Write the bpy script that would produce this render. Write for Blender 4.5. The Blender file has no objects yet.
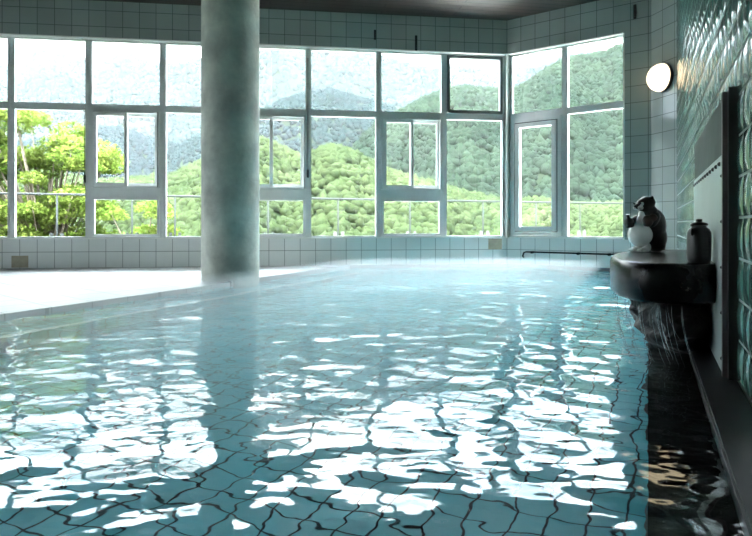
import bpy, bmesh, math, random
import numpy as np
from mathutils import Vector, Matrix, noise
R = math.radians
random.seed(7); rng = np.random.default_rng(7)
scn = bpy.context.scene
col = scn.collection

# ------------------------------------------------------------------ camera, world, sun, exposure
HC = 0.545                                   # eye height above the deck; the deck is z = 0
WZ = -0.026                                  # water level
cd = bpy.data.cameras.new('camera'); cam = bpy.data.objects.new('camera', cd); col.objects.link(cam)
cam.location = (0, 0, HC); cam.rotation_euler = (R(90), 0, 0)
cd.sensor_width = 36; cd.lens = 36*600/752; cd.shift_y = -44/752; cd.clip_start = .02; cd.clip_end = 5000
scn.camera = cam
scn.view_settings.view_transform = 'Standard'; scn.view_settings.look = 'None'
scn.view_settings.exposure = 2.6; scn.view_settings.gamma = 1; scn.view_settings.use_curve_mapping = False
cy = scn.cycles
cy.use_denoising = True; cy.max_bounces = 14; cy.diffuse_bounces = 6; cy.glossy_bounces = 6
cy.transmission_bounces = 10; cy.transparent_max_bounces = 24; cy.volume_bounces = 2
cy.caustics_reflective = True; cy.caustics_refractive = True; cy.sample_clamp_indirect = 12; cy.blur_glossy = .3

world = bpy.data.worlds.new('sky'); scn.world = world; world.use_nodes = True
nt = world.node_tree; nt.nodes.clear()
def N(nt, typ, **kw):
    n = nt.nodes.new(typ)
    for k, v in kw.items():
        if k in n.inputs: n.inputs[k].default_value = v
        else: setattr(n, k, v)
    return n
tc = N(nt, 'ShaderNodeTexCoord'); sx = N(nt, 'ShaderNodeSeparateXYZ'); nt.links.new(tc.outputs['Generated'], sx.inputs[0])
mpw = N(nt, 'ShaderNodeMapping'); mpw.inputs['Scale'].default_value = (2.2, 2.2, 5); nt.links.new(tc.outputs['Generated'], mpw.inputs[0])
nz = N(nt, 'ShaderNodeTexNoise', Scale=1.6, Detail=6.0, Roughness=.6); nt.links.new(mpw.outputs[0], nz.inputs['Vector'])
cr = N(nt, 'ShaderNodeValToRGB'); nt.links.new(nz.outputs['Fac'], cr.inputs[0])
cr.color_ramp.elements[0].position = .40; cr.color_ramp.elements[0].color = (.56, .70, .82, 1)
cr.color_ramp.elements[1].position = .62; cr.color_ramp.elements[1].color = (1, 1, 1, 1)
gr = N(nt, 'ShaderNodeValToRGB')                      # ground half of the world: dull green
gr.color_ramp.elements[0].position = .48; gr.color_ramp.elements[0].color = (.02, .035, .02, 1)
gr.color_ramp.elements[1].position = .52; gr.color_ramp.elements[1].color = (1, 1, 1, 1)
ma = N(nt, 'ShaderNodeMath', operation='MULTIPLY_ADD'); ma.inputs[1].default_value = .5; ma.inputs[2].default_value = .5
nt.links.new(sx.outputs['Z'], ma.inputs[0]); nt.links.new(ma.outputs[0], gr.inputs[0])
mx = N(nt, 'ShaderNodeMix', data_type='RGBA', blend_type='MULTIPLY'); mx.inputs['Factor'].default_value = 1
nt.links.new(cr.outputs[0], mx.inputs[6]); nt.links.new(gr.outputs[0], mx.inputs[7])
# overcast sky: a good deal brighter overhead than near the skyline
ov = N(nt, 'ShaderNodeMapRange'); ov.inputs[1].default_value = .27; ov.inputs[2].default_value = .80; ov.inputs[3].default_value = 1.05; ov.inputs[4].default_value = 13.0
nt.links.new(sx.outputs['Z'], ov.inputs[0])
bg = N(nt, 'ShaderNodeBackground'); nt.links.new(ov.outputs[0], bg.inputs['Strength']); nt.links.new(mx.outputs[2], bg.inputs[0])
wo = N(nt, 'ShaderNodeOutputWorld'); nt.links.new(bg.outputs[0], wo.inputs[0])

sd = bpy.data.lights.new('sun', 'SUN'); sd.energy = 3.0; sd.angle = R(2); sd.color = (1, .93, .80)
sun = bpy.data.objects.new('sun', sd); col.objects.link(sun); sun.location = (0, 0, 30)
sun.rotation_euler = Vector((.45, .62, -.80)).to_track_quat('-Z', 'Y').to_euler()

# ------------------------------------------------------------------ helpers
UP = Vector((0, 0, 1))
def tag(o, label=None, cat=None, group=None, kind=None):
    for k, v in (('label', label), ('category', cat), ('group', group), ('kind', kind)):
        if v: o[k] = v
    return o
def empty(name, loc=(0, 0, 0), rz=0):
    o = bpy.data.objects.new(name, None); col.objects.link(o); o.location = loc; o.rotation_euler = (0, 0, rz)
    o.empty_display_size = .1
    return o
def link(name, bm, mat, parent=None, smooth=False, angle=None):
    me = bpy.data.meshes.new(name); bm.normal_update(); bm.to_mesh(me); bm.free()
    if smooth:
        me.polygons.foreach_set('use_smooth', [True]*len(me.polygons))
        if angle: me.set_sharp_from_angle(angle=R(angle))
    for m in (mat if isinstance(mat, (list, tuple)) else [mat]): me.materials.append(m)
    o = bpy.data.objects.new(name, me); col.objects.link(o)
    if parent: o.parent = parent
    return o
def np_mesh(name, V, F, mat, parent=None, smooth=False):
    """V (n,3), F (m,k) arrays -> one mesh object."""
    me = bpy.data.meshes.new(name); k = F.shape[1]
    me.vertices.add(len(V)); me.vertices.foreach_set('co', V.astype(np.float32).ravel())
    me.loops.add(F.size); me.loops.foreach_set('vertex_index', F.astype(np.int32).ravel())
    me.polygons.add(len(F)); me.polygons.foreach_set('loop_start', np.arange(0, F.size, k, dtype=np.int32))
    me.polygons.foreach_set('loop_total', np.full(len(F), k, dtype=np.int32))
    me.polygons.foreach_set('use_smooth', np.full(len(F), smooth))
    me.update(calc_edges=True); me.validate(); me.materials.append(mat)
    o = bpy.data.objects.new(name, me); col.objects.link(o)
    if parent: o.parent = parent
    return o
def copy_tree(o, parent=None):
    c = o.copy(); col.objects.link(c)
    if parent: c.parent = parent
    for ch in o.children: copy_tree(ch, c)
    return c

class Fr:
    """a frame standing on a wall line: s along d, n along the outward normal, z up"""
    def __init__(self, P, d, out):
        self.P = Vector((P[0], P[1], 0)); self.d = Vector((d[0], d[1], 0)).normalized()
        n = Vector((-self.d.y, self.d.x, 0)); self.n = n if n.dot(Vector((out[0], out[1], 0))) > 0 else -n
    def at(self, s, n, z): return self.P + self.d*s + self.n*n + UP*z
    def px(self, x):                                   # where the view direction of picture column x meets this wall
        k = (x-376)/600
        return (k*self.P.y-self.P.x)/(self.d.x-k*self.d.y)
def wbox(bm, fr, s0, s1, n0, n1, z0, z1, mi=0):
    uvl = bm.loops.layers.uv.verify()
    co = [(s, n, z) for z in (z0, z1) for n in (n0, n1) for s in (s0, s1)]
    v = [bm.verts.new(fr.at(*c)) for c in co]
    for idx, ax in (((0, 1, 3, 2), 2), ((4, 5, 7, 6), 2), ((0, 1, 5, 4), 1), ((2, 3, 7, 6), 1), ((0, 2, 6, 4), 0), ((1, 3, 7, 5), 0)):
        f = bm.faces.new([v[i] for i in idx]); f.material_index = mi
        for l, i in zip(f.loops, idx):
            c = co[i]; l[uvl].uv = (c[1], c[2]) if ax == 0 else ((c[0], c[2]) if ax == 1 else (c[0], c[1]))
    return v
def fix(bm): bmesh.ops.recalc_face_normals(bm, faces=bm.faces)
def bevel(bm, w, seg=2):
    bmesh.ops.bevel(bm, geom=list(bm.edges), offset=w, segments=seg, profile=.7, affect='EDGES', clamp_overlap=True)
def tube(bm, pts, r, seg=10, cap=True):
    pts = [Vector(p) for p in pts]; rs = r if isinstance(r, (list, tuple)) else [r]*len(pts)
    rings = []; last = None
    for i, p in enumerate(pts):
        t = (pts[min(i+1, len(pts)-1)]-pts[max(i-1, 0)]).normalized()
        if last is None: a = t.orthogonal().normalized()
        else: a = (last - t*last.dot(t)).normalized()
        last = a; b = t.cross(a)
        rings.append([bm.verts.new(p+(a*math.cos(2*math.pi*k/seg)+b*math.sin(2*math.pi*k/seg))*rs[i]) for k in range(seg)])
    for A, B in zip(rings, rings[1:]):
        for k in range(seg): bm.faces.new((A[k], A[(k+1) % seg], B[(k+1) % seg], B[k]))
    if cap: bm.faces.new(rings[0][::-1]); bm.faces.new(rings[-1])
def lathe(bm, prof, c=(0, 0, 0), seg=32, mat=None):
    """prof: (r, z) pairs from bottom to top"""
    M = mat or Matrix.Translation(c); rings = []
    for r, z in prof:
        if r < 1e-5: rings.append([bm.verts.new(M @ Vector((0, 0, z)))])
        else: rings.append([bm.verts.new(M @ Vector((r*math.cos(2*math.pi*k/seg), r*math.sin(2*math.pi*k/seg), z))) for k in range(seg)])
    for A, B in zip(rings, rings[1:]):
        for k in range(seg):
            q = [A[k % len(A)], A[(k+1) % len(A)], B[(k+1) % len(B)], B[k % len(B)]]
            q = list(dict.fromkeys(q))
            if len(q) > 2: bm.faces.new(q)
    if len(rings[0]) > 1: bm.faces.new(rings[0][::-1])
    if len(rings[-1]) > 1: bm.faces.new(rings[-1])
def ellip(bm, c, r, rot=(0, 0, 0), seg=20, ring=14):
    M = Matrix.Translation(c) @ (Matrix.Rotation(rot[2], 4, 'Z') @ Matrix.Rotation(rot[1], 4, 'Y') @ Matrix.Rotation(rot[0], 4, 'X')) @ Matrix.Diagonal((*r, 1))
    bmesh.ops.create_uvsphere(bm, u_segments=seg, v_segments=ring, radius=1, matrix=M)
def fused(name, bm, mat, parent, voxel=.006, smooth_it=6):
    """the joined solids in bm remeshed to one continuous skin"""
    me = bpy.data.meshes.new(name); bm.to_mesh(me); bm.free()
    o = bpy.data.objects.new(name, me); col.objects.link(o)
    m = o.modifiers.new('r', 'REMESH'); m.mode = 'VOXEL'; m.voxel_size = voxel
    s = o.modifiers.new('s', 'SMOOTH'); s.iterations = smooth_it; s.factor = .5
    dg = bpy.context.evaluated_depsgraph_get(); ev = o.evaluated_get(dg)
    me2 = bpy.data.meshes.new_from_object(ev, depsgraph=dg); me2.name = name
    o.modifiers.clear(); o.data = me2
    me2.polygons.foreach_set('use_smooth', [True]*len(me2.polygons)); me2.materials.clear(); me2.materials.append(mat)
    if parent: o.parent = parent
    return o

# ------------------------------------------------------------------ materials
def mat(name, colr, rough=.5, metal=0., spec=.5, noise_amt=0., nscale=8., bump=0., bscale=60., coat=0., coord='Object'):
    m = bpy.data.materials.new(name); m.use_nodes = True; t = m.node_tree; b = t.nodes['Principled BSDF']
    b.inputs['Roughness'].default_value = rough; b.inputs['Metallic'].default_value = metal
    b.inputs['Specular IOR Level'].default_value = spec; b.inputs['Coat Weight'].default_value = coat; b.inputs['Coat Roughness'].default_value = .06
    tcn = N(t, 'ShaderNodeTexCoord')
    n = N(t, 'ShaderNodeTexNoise', Scale=nscale, Detail=5.0, Roughness=.6); t.links.new(tcn.outputs[coord], n.inputs['Vector'])
    r = N(t, 'ShaderNodeValToRGB'); t.links.new(n.outputs['Fac'], r.inputs[0])
    lo = [max(0, c*(1-noise_amt)) for c in colr]; hi = [min(1, c*(1+noise_amt)) for c in colr]
    r.color_ramp.elements[0].position = .3; r.color_ramp.elements[0].color = (*lo, 1)
    r.color_ramp.elements[1].position = .7; r.color_ramp.elements[1].color = (*hi, 1)
    t.links.new(r.outputs[0], b.inputs['Base Color'])
    if bump:
        n2 = N(t, 'ShaderNodeTexNoise', Scale=bscale, Detail=4.0); t.links.new(tcn.outputs[coord], n2.inputs['Vector'])
        bp = N(t, 'ShaderNodeBump', Strength=bump, Distance=.02); t.links.new(n2.outputs['Fac'], bp.inputs['Height'])
        t.links.new(bp.outputs[0], b.inputs['Normal'])
    return m
def tile_mat(name, size, c1, c2, grout, gw, rot=0., coord='UV', rough=.15, bump=.4, size2=None, off=(0, 0, 0), vary=1., wob=0.):
    m = bpy.data.materials.new(name); m.use_nodes = True; t = m.node_tree; b = t.nodes['Principled BSDF']
    tcn = N(t, 'ShaderNodeTexCoord'); mp = N(t, 'ShaderNodeMapping'); mp.inputs['Rotation'].default_value = (0, 0, rot); mp.inputs['Location'].default_value = off
    t.links.new(tcn.outputs[coord], mp.inputs[0])
    br = N(t, 'ShaderNodeTexBrick', Scale=1.0); br.offset = 0; br.squash = 1
    br.inputs['Color1'].default_value = (*c1, 1); br.inputs['Color2'].default_value = (*c2, 1); br.inputs['Mortar'].default_value = (*grout, 1)
    br.inputs['Mortar Size'].default_value = gw; br.inputs['Mortar Smooth'].default_value = .15
    br.inputs['Brick Width'].default_value = size; br.inputs['Row Height'].default_value = size2 or size
    t.links.new(mp.outputs[0], br.inputs['Vector'])
    n = N(t, 'ShaderNodeTexNoise', Scale=1.3, Detail=4.0); t.links.new(tcn.outputs['Object'], n.inputs['Vector'])
    r = N(t, 'ShaderNodeValToRGB'); t.links.new(n.outputs['Fac'], r.inputs[0])
    r.color_ramp.elements[0].position = .3; r.color_ramp.elements[0].color = (1-.14*vary, 1-.12*vary, 1-.13*vary, 1)
    r.color_ramp.elements[1].position = .7; r.color_ramp.elements[1].color = (1, 1, 1, 1)
    x = N(t, 'ShaderNodeMix', data_type='RGBA', blend_type='MULTIPLY'); x.inputs['Factor'].default_value = 1
    t.links.new(br.outputs['Color'], x.inputs[6]); t.links.new(r.outputs[0], x.inputs[7]); t.links.new(x.outputs[2], b.inputs['Base Color'])
    rr = N(t, 'ShaderNodeMapRange'); rr.inputs[3].default_value = rough; rr.inputs[4].default_value = .8
    t.links.new(br.outputs['Fac'], rr.inputs[0]); t.links.new(rr.outputs[0], b.inputs['Roughness'])
    bp = N(t, 'ShaderNodeBump', Strength=bump, Distance=.004); bp.invert = True
    t.links.new(br.outputs['Fac'], bp.inputs['Height']); t.links.new(bp.outputs[0], b.inputs['Normal'])
    return m
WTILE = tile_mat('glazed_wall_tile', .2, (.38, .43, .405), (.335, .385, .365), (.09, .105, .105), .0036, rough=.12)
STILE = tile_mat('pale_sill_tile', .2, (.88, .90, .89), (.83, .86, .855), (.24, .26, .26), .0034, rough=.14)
DTILE = tile_mat('deck_tile', .3, (.36, .37, .37), (.33, .34, .34), (.15, .16, .17), .0045, rot=R(42), coord='Object', rough=.32)
PTILE = tile_mat('pool_tile', .105, (.085, .50, .58), (.075, .45, .53), (.005, .03, .04), .0038, rot=R(26), coord='Object', rough=.3, vary=.6)
PSIDE = tile_mat('pool_side_tile', .15, (.11, .54, .61), (.09, .48, .55), (.006, .022, .03), .006, coord='UV', rough=.3)
ALU = mat('aluminium_frame', (.70, .73, .72), .42, .1, noise_amt=.05)
DARKALU = mat('dark_bronze_frame', (.16, .18, .18), .4, .5)
BRASS = mat('steel_handle', (.12, .12, .12), .35, .8)
STONE = mat('black_polished_stone', (.006, .006, .007), .26, spec=.16, noise_amt=.5, nscale=14, bump=.03, bscale=9)
ROCK = mat('wet_black_rock', (.010, .009, .010), .5, spec=.15, noise_amt=.6, nscale=9, bump=.6, bscale=22)
KERB = mat('dark_grey_stone', (.010, .010, .011), .4, noise_amt=.5, nscale=20)
COPING = mat('dark_coping_stone', (.06, .05, .055), .4, noise_amt=.4, nscale=16)
CONC = mat('mottled_concrete_plaster', (.58, .59, .52), .6, noise_amt=.38, nscale=2.6, bump=.25, bscale=24)
STEEL = mat('brushed_steel_sheet', (.46, .52, .50), .45, .3, noise_amt=.08, nscale=3)
SLATE = mat('grey_slate_board', (.07, .09, .08), .65, spec=.2, noise_amt=.25, nscale=5)
PINK = mat('brown_metal_edge', (.16, .12, .125), .4, .3, noise_amt=.1)
BLACK = mat('black_gap_trim', (.008, .008, .009), .4)
PLASTER = mat('plain_plaster', (.5, .53, .5), .7, noise_amt=.06)
EXTCON = mat('balcony_concrete', (.55, .54, .50), .8, noise_amt=.15)
RAILM = mat('pale_rail_metal', (.06, .065, .06), .6, .0, .2)
GREYM = mat('grey_rail_metal', (.012, .015, .015), .7, .0, .2)

def board_mat():
    m = bpy.data.materials.new('dark_ceiling_boards'); m.use_nodes = True; t = m.node_tree; b = t.nodes['Principled BSDF']
    tcn = N(t, 'ShaderNodeTexCoord'); mp = N(t, 'ShaderNodeMapping'); mp.inputs['Rotation'].default_value = (0, 0, R(-10))
    t.links.new(tcn.outputs['Object'], mp.inputs[0])
    br = N(t, 'ShaderNodeTexBrick', Scale=1.0); br.offset = .4
    br.inputs['Color1'].default_value = (.032, .025, .021, 1); br.inputs['Color2'].default_value = (.021, .017, .015, 1); br.inputs['Mortar'].default_value = (.006, .005, .005, 1)
    br.inputs['Mortar Size'].default_value = .012; br.inputs['Brick Width'].default_value = 2.4; br.inputs['Row Height'].default_value = .12
    t.links.new(mp.outputs[0], br.inputs['Vector']); t.links.new(br.outputs['Color'], b.inputs['Base Color'])
    b.inputs['Roughness'].default_value = .5
    bp = N(t, 'ShaderNodeBump', Strength=.6, Distance=.01); bp.invert = True
    t.links.new(br.outputs['Fac'], bp.inputs['Height']); t.links.new(bp.outputs[0], b.inputs['Normal'])
    return m
BOARD = board_mat()
def pane_mat(name, tint, rough=0.0, refl=1.5):
    m = bpy.data.materials.new(name); m.use_nodes = True; t = m.node_tree; t.nodes.clear()
    tr = N(t, 'ShaderNodeBsdfTransparent', Color=(*tint, 1)); gl = N(t, 'ShaderNodeBsdfGlossy', Roughness=rough)
    fn = N(t, 'ShaderNodeFresnel', IOR=refl); mxs = N(t, 'ShaderNodeMixShader'); out = N(t, 'ShaderNodeOutputMaterial')
    t.links.new(fn.outputs[0], mxs.inputs[0]); t.links.new(tr.outputs[0], mxs.inputs[1]); t.links.new(gl.outputs[0], mxs.inputs[2]); t.links.new(mxs.outputs[0], out.inputs[0])
    return m
PANE = pane_mat('window_glass', (.97, .99, .98))
PANE2 = pane_mat('dusty_window_glass', (.80, .86, .84))
def water_mat():
    m = bpy.data.materials.new('pool_water'); m.use_nodes = True; t = m.node_tree; t.nodes.clear()
    tcn = N(t, 'ShaderNodeTexCoord'); mp = N(t, 'ShaderNodeMapping'); mp.inputs['Rotation'].default_value = (0, 0, R(50)); mp.inputs['Scale'].default_value = (1.0, 1.5, 1)
    t.links.new(tcn.outputs['Object'], mp.inputs[0])
    n = N(t, 'ShaderNodeTexNoise', Scale=4.5, Detail=2.0, Roughness=.5); t.links.new(mp.outputs[0], n.inputs['Vector'])
    bp = N(t, 'ShaderNodeBump', Strength=.30, Distance=.03); t.links.new(n.outputs['Fac'], bp.inputs['Height'])
    g = N(t, 'ShaderNodeBsdfGlass', IOR=1.333, Roughness=.035, Color=(.93, .99, 1, 1)); t.links.new(bp.outputs[0], g.inputs['Normal'])
    out = N(t, 'ShaderNodeOutputMaterial'); t.links.new(g.outputs[0], out.inputs[0])
    return m
WATER = water_mat()
def emis(name, c, s):
    m = bpy.data.materials.new(name); m.use_nodes = True; t = m.node_tree; t.nodes.clear()
    e = N(t, 'ShaderNodeEmission', Color=(*c, 1), Strength=s); out = N(t, 'ShaderNodeOutputMaterial'); t.links.new(e.outputs[0], out.inputs[0])
    return m

# ------------------------------------------------------------------ plan of the room (metres, seen from above)
C1 = Vector((1.787, 8.186)); C2 = Vector((3.245, 7.080)); C3 = Vector((3.336, 6.651))
ub = Vector((.9905, .1377)); w = Vector((.413, .911)).normalized(); nb = Vector((w.y, -w.x))
L1 = C1 - ub*8.2; L2 = L1 + Vector((-.603, -.798))*3.6; L3 = L2 + Vector((.139, -.99))*7.0
RE = C3 - w*11.0
CEN = Vector((-1.5, 2.5))
def frame(a, b): 
    d = (b-a); mid = (a+b)/2
    return Fr(a, d, mid-CEN)
FB = frame(C1, L1)          # back wall, s runs to the left
FA = frame(C1, C2)          # right window bay
FC = frame(C2, C3)          # short tiled wall
FG = Fr(C3, -w, nb)         # glass block wall, s runs towards the viewer
FL = frame(L1, L2); FS = frame(L2, L3); FR_ = frame(L3, RE)
SILL, HEAD, CEIL, TH = .356, 2.868, 3.32, .16
def ab(a, b, z=0): return Vector((w.x*a+nb.x*b, w.y*a+nb.y*b, z))
BG = (Vector((C3.x, C3.y)).dot(nb))     # b of the glass wall plane

# ------------------------------------------------------------------ deck, pool basin, water
def poly_obj(name, pts, z0, z1, m, **kw):
    bm = bmesh.new(); vs = [bm.verts.new((p[0], p[1], z0)) for p in pts]; f = bm.faces.new(vs)
    r = bmesh.ops.extrude_face_region(bm, geom=[f])
    for v in r['geom']:
        if isinstance(v, bmesh.types.BMVert): v.co.z = z1
    fix(bm); return link(name, bm, m, **kw)
def isect(p, d, q, e):
    den = d.x*e.y-d.y*e.x; t = ((q.x-p.x)*e.y-(q.y-p.y)*e.x)/den
    return p+d*t
BL = -3.559                                # b of the pool's left edge
BK = BG-.125                               # b of the kerb's inner face
A0 = -2.6                                  # a of the pool's near end, behind the viewer
OFF = .05                                  # coping in front of the window walls
def quadprism(bm, a, b, c, d, z0, z1):
    lo = [bm.verts.new((p.x, p.y, z0)) for p in (a, b, c, d)]; hi = [bm.verts.new((p.x, p.y, z1)) for p in (a, b, c, d)]
    bm.faces.new(lo[::-1]); bm.faces.new(hi)
    for i in range(4): bm.faces.new((lo[i], lo[(i+1) % 4], hi[(i+1) % 4], hi[i]))
def inset(F, o): return (F.P-F.n*o).to_2d(), F.d.to_2d()
pb, db = inset(FB, OFF); pa, da = inset(FA, OFF); pc, dc = inset(FC, OFF)
l0 = ab(0, BL).to_2d(); k0 = ab(0, BK).to_2d()
PF = isect(l0, w, pb, db)                  # far left corner of the pool
P1 = isect(pb, db, pa, da); P2 = isect(pa, da, pc, dc); P3 = isect(pc, dc, k0, w)
PN = ab(A0, BL).to_2d(); KN = ab(A0, BK).to_2d()
pool = [PN, PF, P1, P2, P3, KN]

# deck: everything left of the pool and behind the viewer
dl = isect(l0, w, FB.P.to_2d(), FB.d.to_2d())
o = poly_obj('floor', [PN, PF, dl, L1, L2, L3, RE, (ab(A0, BG)).to_2d(), KN], -.12, 0, DTILE)
tag(o, 'pale square tiled deck left of the pool around the round column', 'floor', kind='structure')

# basin: floor, sides and a step along the left and far edges
ZF = -.66
bm = bmesh.new(); uvl = bm.loops.layers.uv.verify()
f = bm.faces.new([bm.verts.new((p.x, p.y, ZF)) for p in pool]); f.material_index = 0
for p, q in zip(pool, pool[1:]+pool[:1]):
    vs = [bm.verts.new((c.x, c.y, z)) for c, z in ((p, ZF), (q, ZF), (q, -.125), (p, -.125))]
    g = bm.faces.new(vs); g.material_index = 1; Ld = (q-p).length
    for l, u in zip(g.loops, ((0, ZF), (Ld, ZF), (Ld, -.125), (0, -.125))): l[uvl].uv = u
fix(bm); bmesh.ops.reverse_faces(bm, faces=bm.faces)
basin = link('pool_basin', bm, [PTILE, PSIDE]); tag(basin, 'sunken pool basin lined with teal tiles and dark grout', 'pool basin', kind='structure')
def offset_poly(P, o):                     # inner line of the step
    return P
def strip(name, F, s0, s1, wd, z0, z1, m):
    bm = bmesh.new(); wbox(bm, F, s0, s1, -wd, 0, z0, z1); fix(bm); return link(name, bm, m)
FLE = Fr(ab(0, BL), w, -nb)                # left pool edge
a_far = (PF-l0).dot(w)
bm = bmesh.new(); wbox(bm, FLE, A0, a_far-.02, -.36, -.003, ZF, -.30); fix(bm)
tag(link('pool_step', bm, [PTILE]), 'submerged teal tiled step along the left pool edge', 'step', kind='structure')
NOSE = mat('pale_step_nosing', (.62, .72, .72), .35, noise_amt=.08)
bm = bmesh.new(); wbox(bm, FLE, A0, a_far-.4, -.365, -.31, -.2995, -.288); fix(bm)
tag(link('step_nosing', bm, NOSE), 'pale nosing along the front of the submerged left step', 'step nosing', kind='structure')
bm = bmesh.new(); i1 = isect(*inset(FB, OFF+.34), *inset(FA, OFF+.34)); i0 = isect(*inset(FB, OFF+.34), l0+Vector((FLE.n.x, FLE.n.y))*-.37, w); i2 = isect(*inset(FA, OFF+.34), k0-nb*.45, w)
e0 = isect(pb, db, l0+Vector((FLE.n.x, FLE.n.y))*-.37, w); e2 = isect(pa, da, k0-nb*.45, w)
quadprism(bm, e0, P1, i1, i0, ZF+.003, -.30); quadprism(bm, P1, e2, i2, i1, ZF+.003, -.30); fix(bm)
tag(link('pool_step', bm, PTILE), 'submerged teal tiled step below the window walls', 'step', kind='structure')
# coping strips in front of the window walls and the left edge
bm = bmesh.new()
c1, c2, c3 = C1, C2, C3
eb = isect(FB.P.to_2d(), FB.d.to_2d(), l0, w)
quadprism(bm, PF, P1, c1, eb, -.12, .006); quadprism(bm, P1, P2, c2, c1, -.12, .006); quadprism(bm, P2, P3, Vector((FG.P.x, FG.P.y)), c2, -.12, .006)
fix(bm); tag(link('kerb_far', bm, COPING), 'narrow dark stone kerb between pool and window walls', 'kerb', kind='structure')
bm = bmesh.new(); wbox(bm, FLE, 4.55, a_far, -.012, .045, -.10, .007); fix(bm)
tag(link('kerb_left', bm, COPING), 'thin dark stone edging of the deck right of the column', 'kerb', kind='structure')
# right kerb below the glass blocks, black ledge just below the water
bm = bmesh.new(); wbox(bm, FG, .02, 7.437+2.6, -.125, -.001, -.9, -.012); fix(bm)
bmesh.ops.bevel(bm, geom=[e for e in bm.edges], offset=.006, segments=2, affect='EDGES')
tag(link('kerb_right', bm, KERB), 'dark grey stone kerb below the glass block wall', 'kerb', kind='structure')
bm = bmesh.new(); bw = BK-.0
wbox(bm, Fr(ab(0, BK), -w, nb), -7.0, 2.55, -bw, -.002, ZF+.004, -.075); fix(bm)
bmesh.ops.subdivide_edges(bm, edges=[e for e in bm.edges if e.calc_length() > 2], cuts=60)
tag(link('submerged_ledge', bm, ROCK), 'black stone ledge just under the water beside the right kerb', 'ledge', kind='structure')

# water surface: real ripples
st = .02
aa = np.arange(A0, 9.2, st); bb = np.arange(BL, BK+st, st)
A, B = np.meshgrid(aa, bb, indexing='ij')
X = w.x*A+nb.x*B; Y = w.y*A+nb.y*B; Z = np.zeros_like(X)
Zs = np.zeros_like(X)
for i in range(36):                        # long swell from every side
    lam = float(np.exp(rng.uniform(math.log(.30), math.log(1.2)))); th = rng.uniform(0, 6.28); k = 2*math.pi/lam
    Z += .0048/k*np.sin(k*(X*math.cos(th)+Y*math.sin(th))+rng.uniform(0, 6.28))
for i in range(30):                        # short chop driven away from the falling water
    lam = float(np.exp(rng.uniform(math.log(.13), math.log(.34)))); th = rng.normal(R(42), R(24)); k = 2*math.pi/lam
    Zs += .0065/k*np.sin(k*(X*math.cos(th)+Y*math.sin(th))+rng.uniform(0, 6.28))
for i in range(30):                        # middling ripples
    lam = float(np.exp(rng.uniform(math.log(.11), math.log(.26)))); th = rng.uniform(0, 6.28); k = 2*math.pi/lam
    Z += .0050/k*np.sin(k*(X*math.cos(th)+Y*math.sin(th))+rng.uniform(0, 6.28))*(1+.5*np.sin(1.3*X+i)*np.cos(1.1*Y+2*i))
Z = Z*np.clip(.75+.22*np.maximum(0, A-1.6), .75, 2.2)+Zs*np.clip(.42+.30*(B+1.9)+.16*np.maximum(0, A-2.0), .38, 1.25)
SPX, SPY = 1.18, 3.0
rr = np.hypot(X-SPX, Y-SPY)
for lam, am in ((.13, .012), (.21, .014), (.34, .014)):
    k = 2*math.pi/lam; Z += am/k*np.sin(k*rr+.6*np.sin(3*np.arctan2(Y-SPY, X-SPX)+lam*40))*np.exp(-rr/1.3)*(rr/(rr+.1))
V = np.stack([X, Y, Z+WZ], -1).reshape(-1, 3); na, nbn = A.shape
I = np.arange(na*nbn).reshape(na, nbn)
F = np.stack([I[:-1, :-1], I[:-1, 1:], I[1:, 1:], I[1:, :-1]], -1).reshape(-1, 4)
water = np_mesh('water', V, F, WATER, smooth=True)
bm = bmesh.new(); bm.from_mesh(water.data)
for p, q in zip(pool, pool[1:]+pool[:1]):
    e = q-p; nn = Vector((e.y, -e.x, 0)).normalized(); cpt = sum(pool, Vector((0, 0)))/len(pool)
    if nn.dot(Vector((cpt.x-p.x, cpt.y-p.y, 0))) > 0: nn = -nn
    bmesh.ops.bisect_plane(bm, geom=bm.verts[:]+bm.edges[:]+bm.faces[:], plane_co=(p.x, p.y, 0), plane_no=nn, clear_outer=True)
bm.normal_update()
if sum(f.normal.z for f in list(bm.faces)[:50]) < 0: bmesh.ops.reverse_faces(bm, faces=bm.faces)
bm.to_mesh(water.data); bm.free()
water.data.polygons.foreach_set('use_smooth', [True]*len(water.data.polygons))
tag(water, 'rippling clear pool water reflecting the bright windows', 'water', kind='structure')

# thin steam volume added to veil and brighten the far water
st_pts = []
for a_, b_ in ((1.1, -3.40), (None, -3.40), (None, -.50), (1.1, -.50)):
    if a_ is not None: st_pts.append(ab(a_, b_).to_2d())
    else:
        q_ = [isect(ab(0, b_).to_2d(), w, *inset(F_, .28)) for F_ in (FB, FA)]
        st_pts.append(min(q_, key=lambda p: p.dot(w)))
st_pts.insert(2, isect(*inset(FB, .28), *inset(FA, .28)))
bm = bmesh.new(); vs = [bm.verts.new((p.x, p.y, .012)) for p in st_pts]; f = bm.faces.new(vs)
r = bmesh.ops.extrude_face_region(bm, geom=[f])
for v in r['geom']:
    if isinstance(v, bmesh.types.BMVert): v.co.z = .125
fix(bm)
STEAM = bpy.data.materials.new('steam'); STEAM.use_nodes = True; STEAM.node_tree.nodes.clear()
v_ = N(STEAM.node_tree, 'ShaderNodeVolumeScatter', Color=(.96, .99, 1, 1), Density=.55); o_ = N(STEAM.node_tree, 'ShaderNodeOutputMaterial'); STEAM.node_tree.links.new(v_.outputs[0], o_.inputs['Volume'])
tag(link('brightening_steam', bm, STEAM), 'thin pale steam added over the bath water to brighten its far part', 'steam', kind='stuff')

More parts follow.
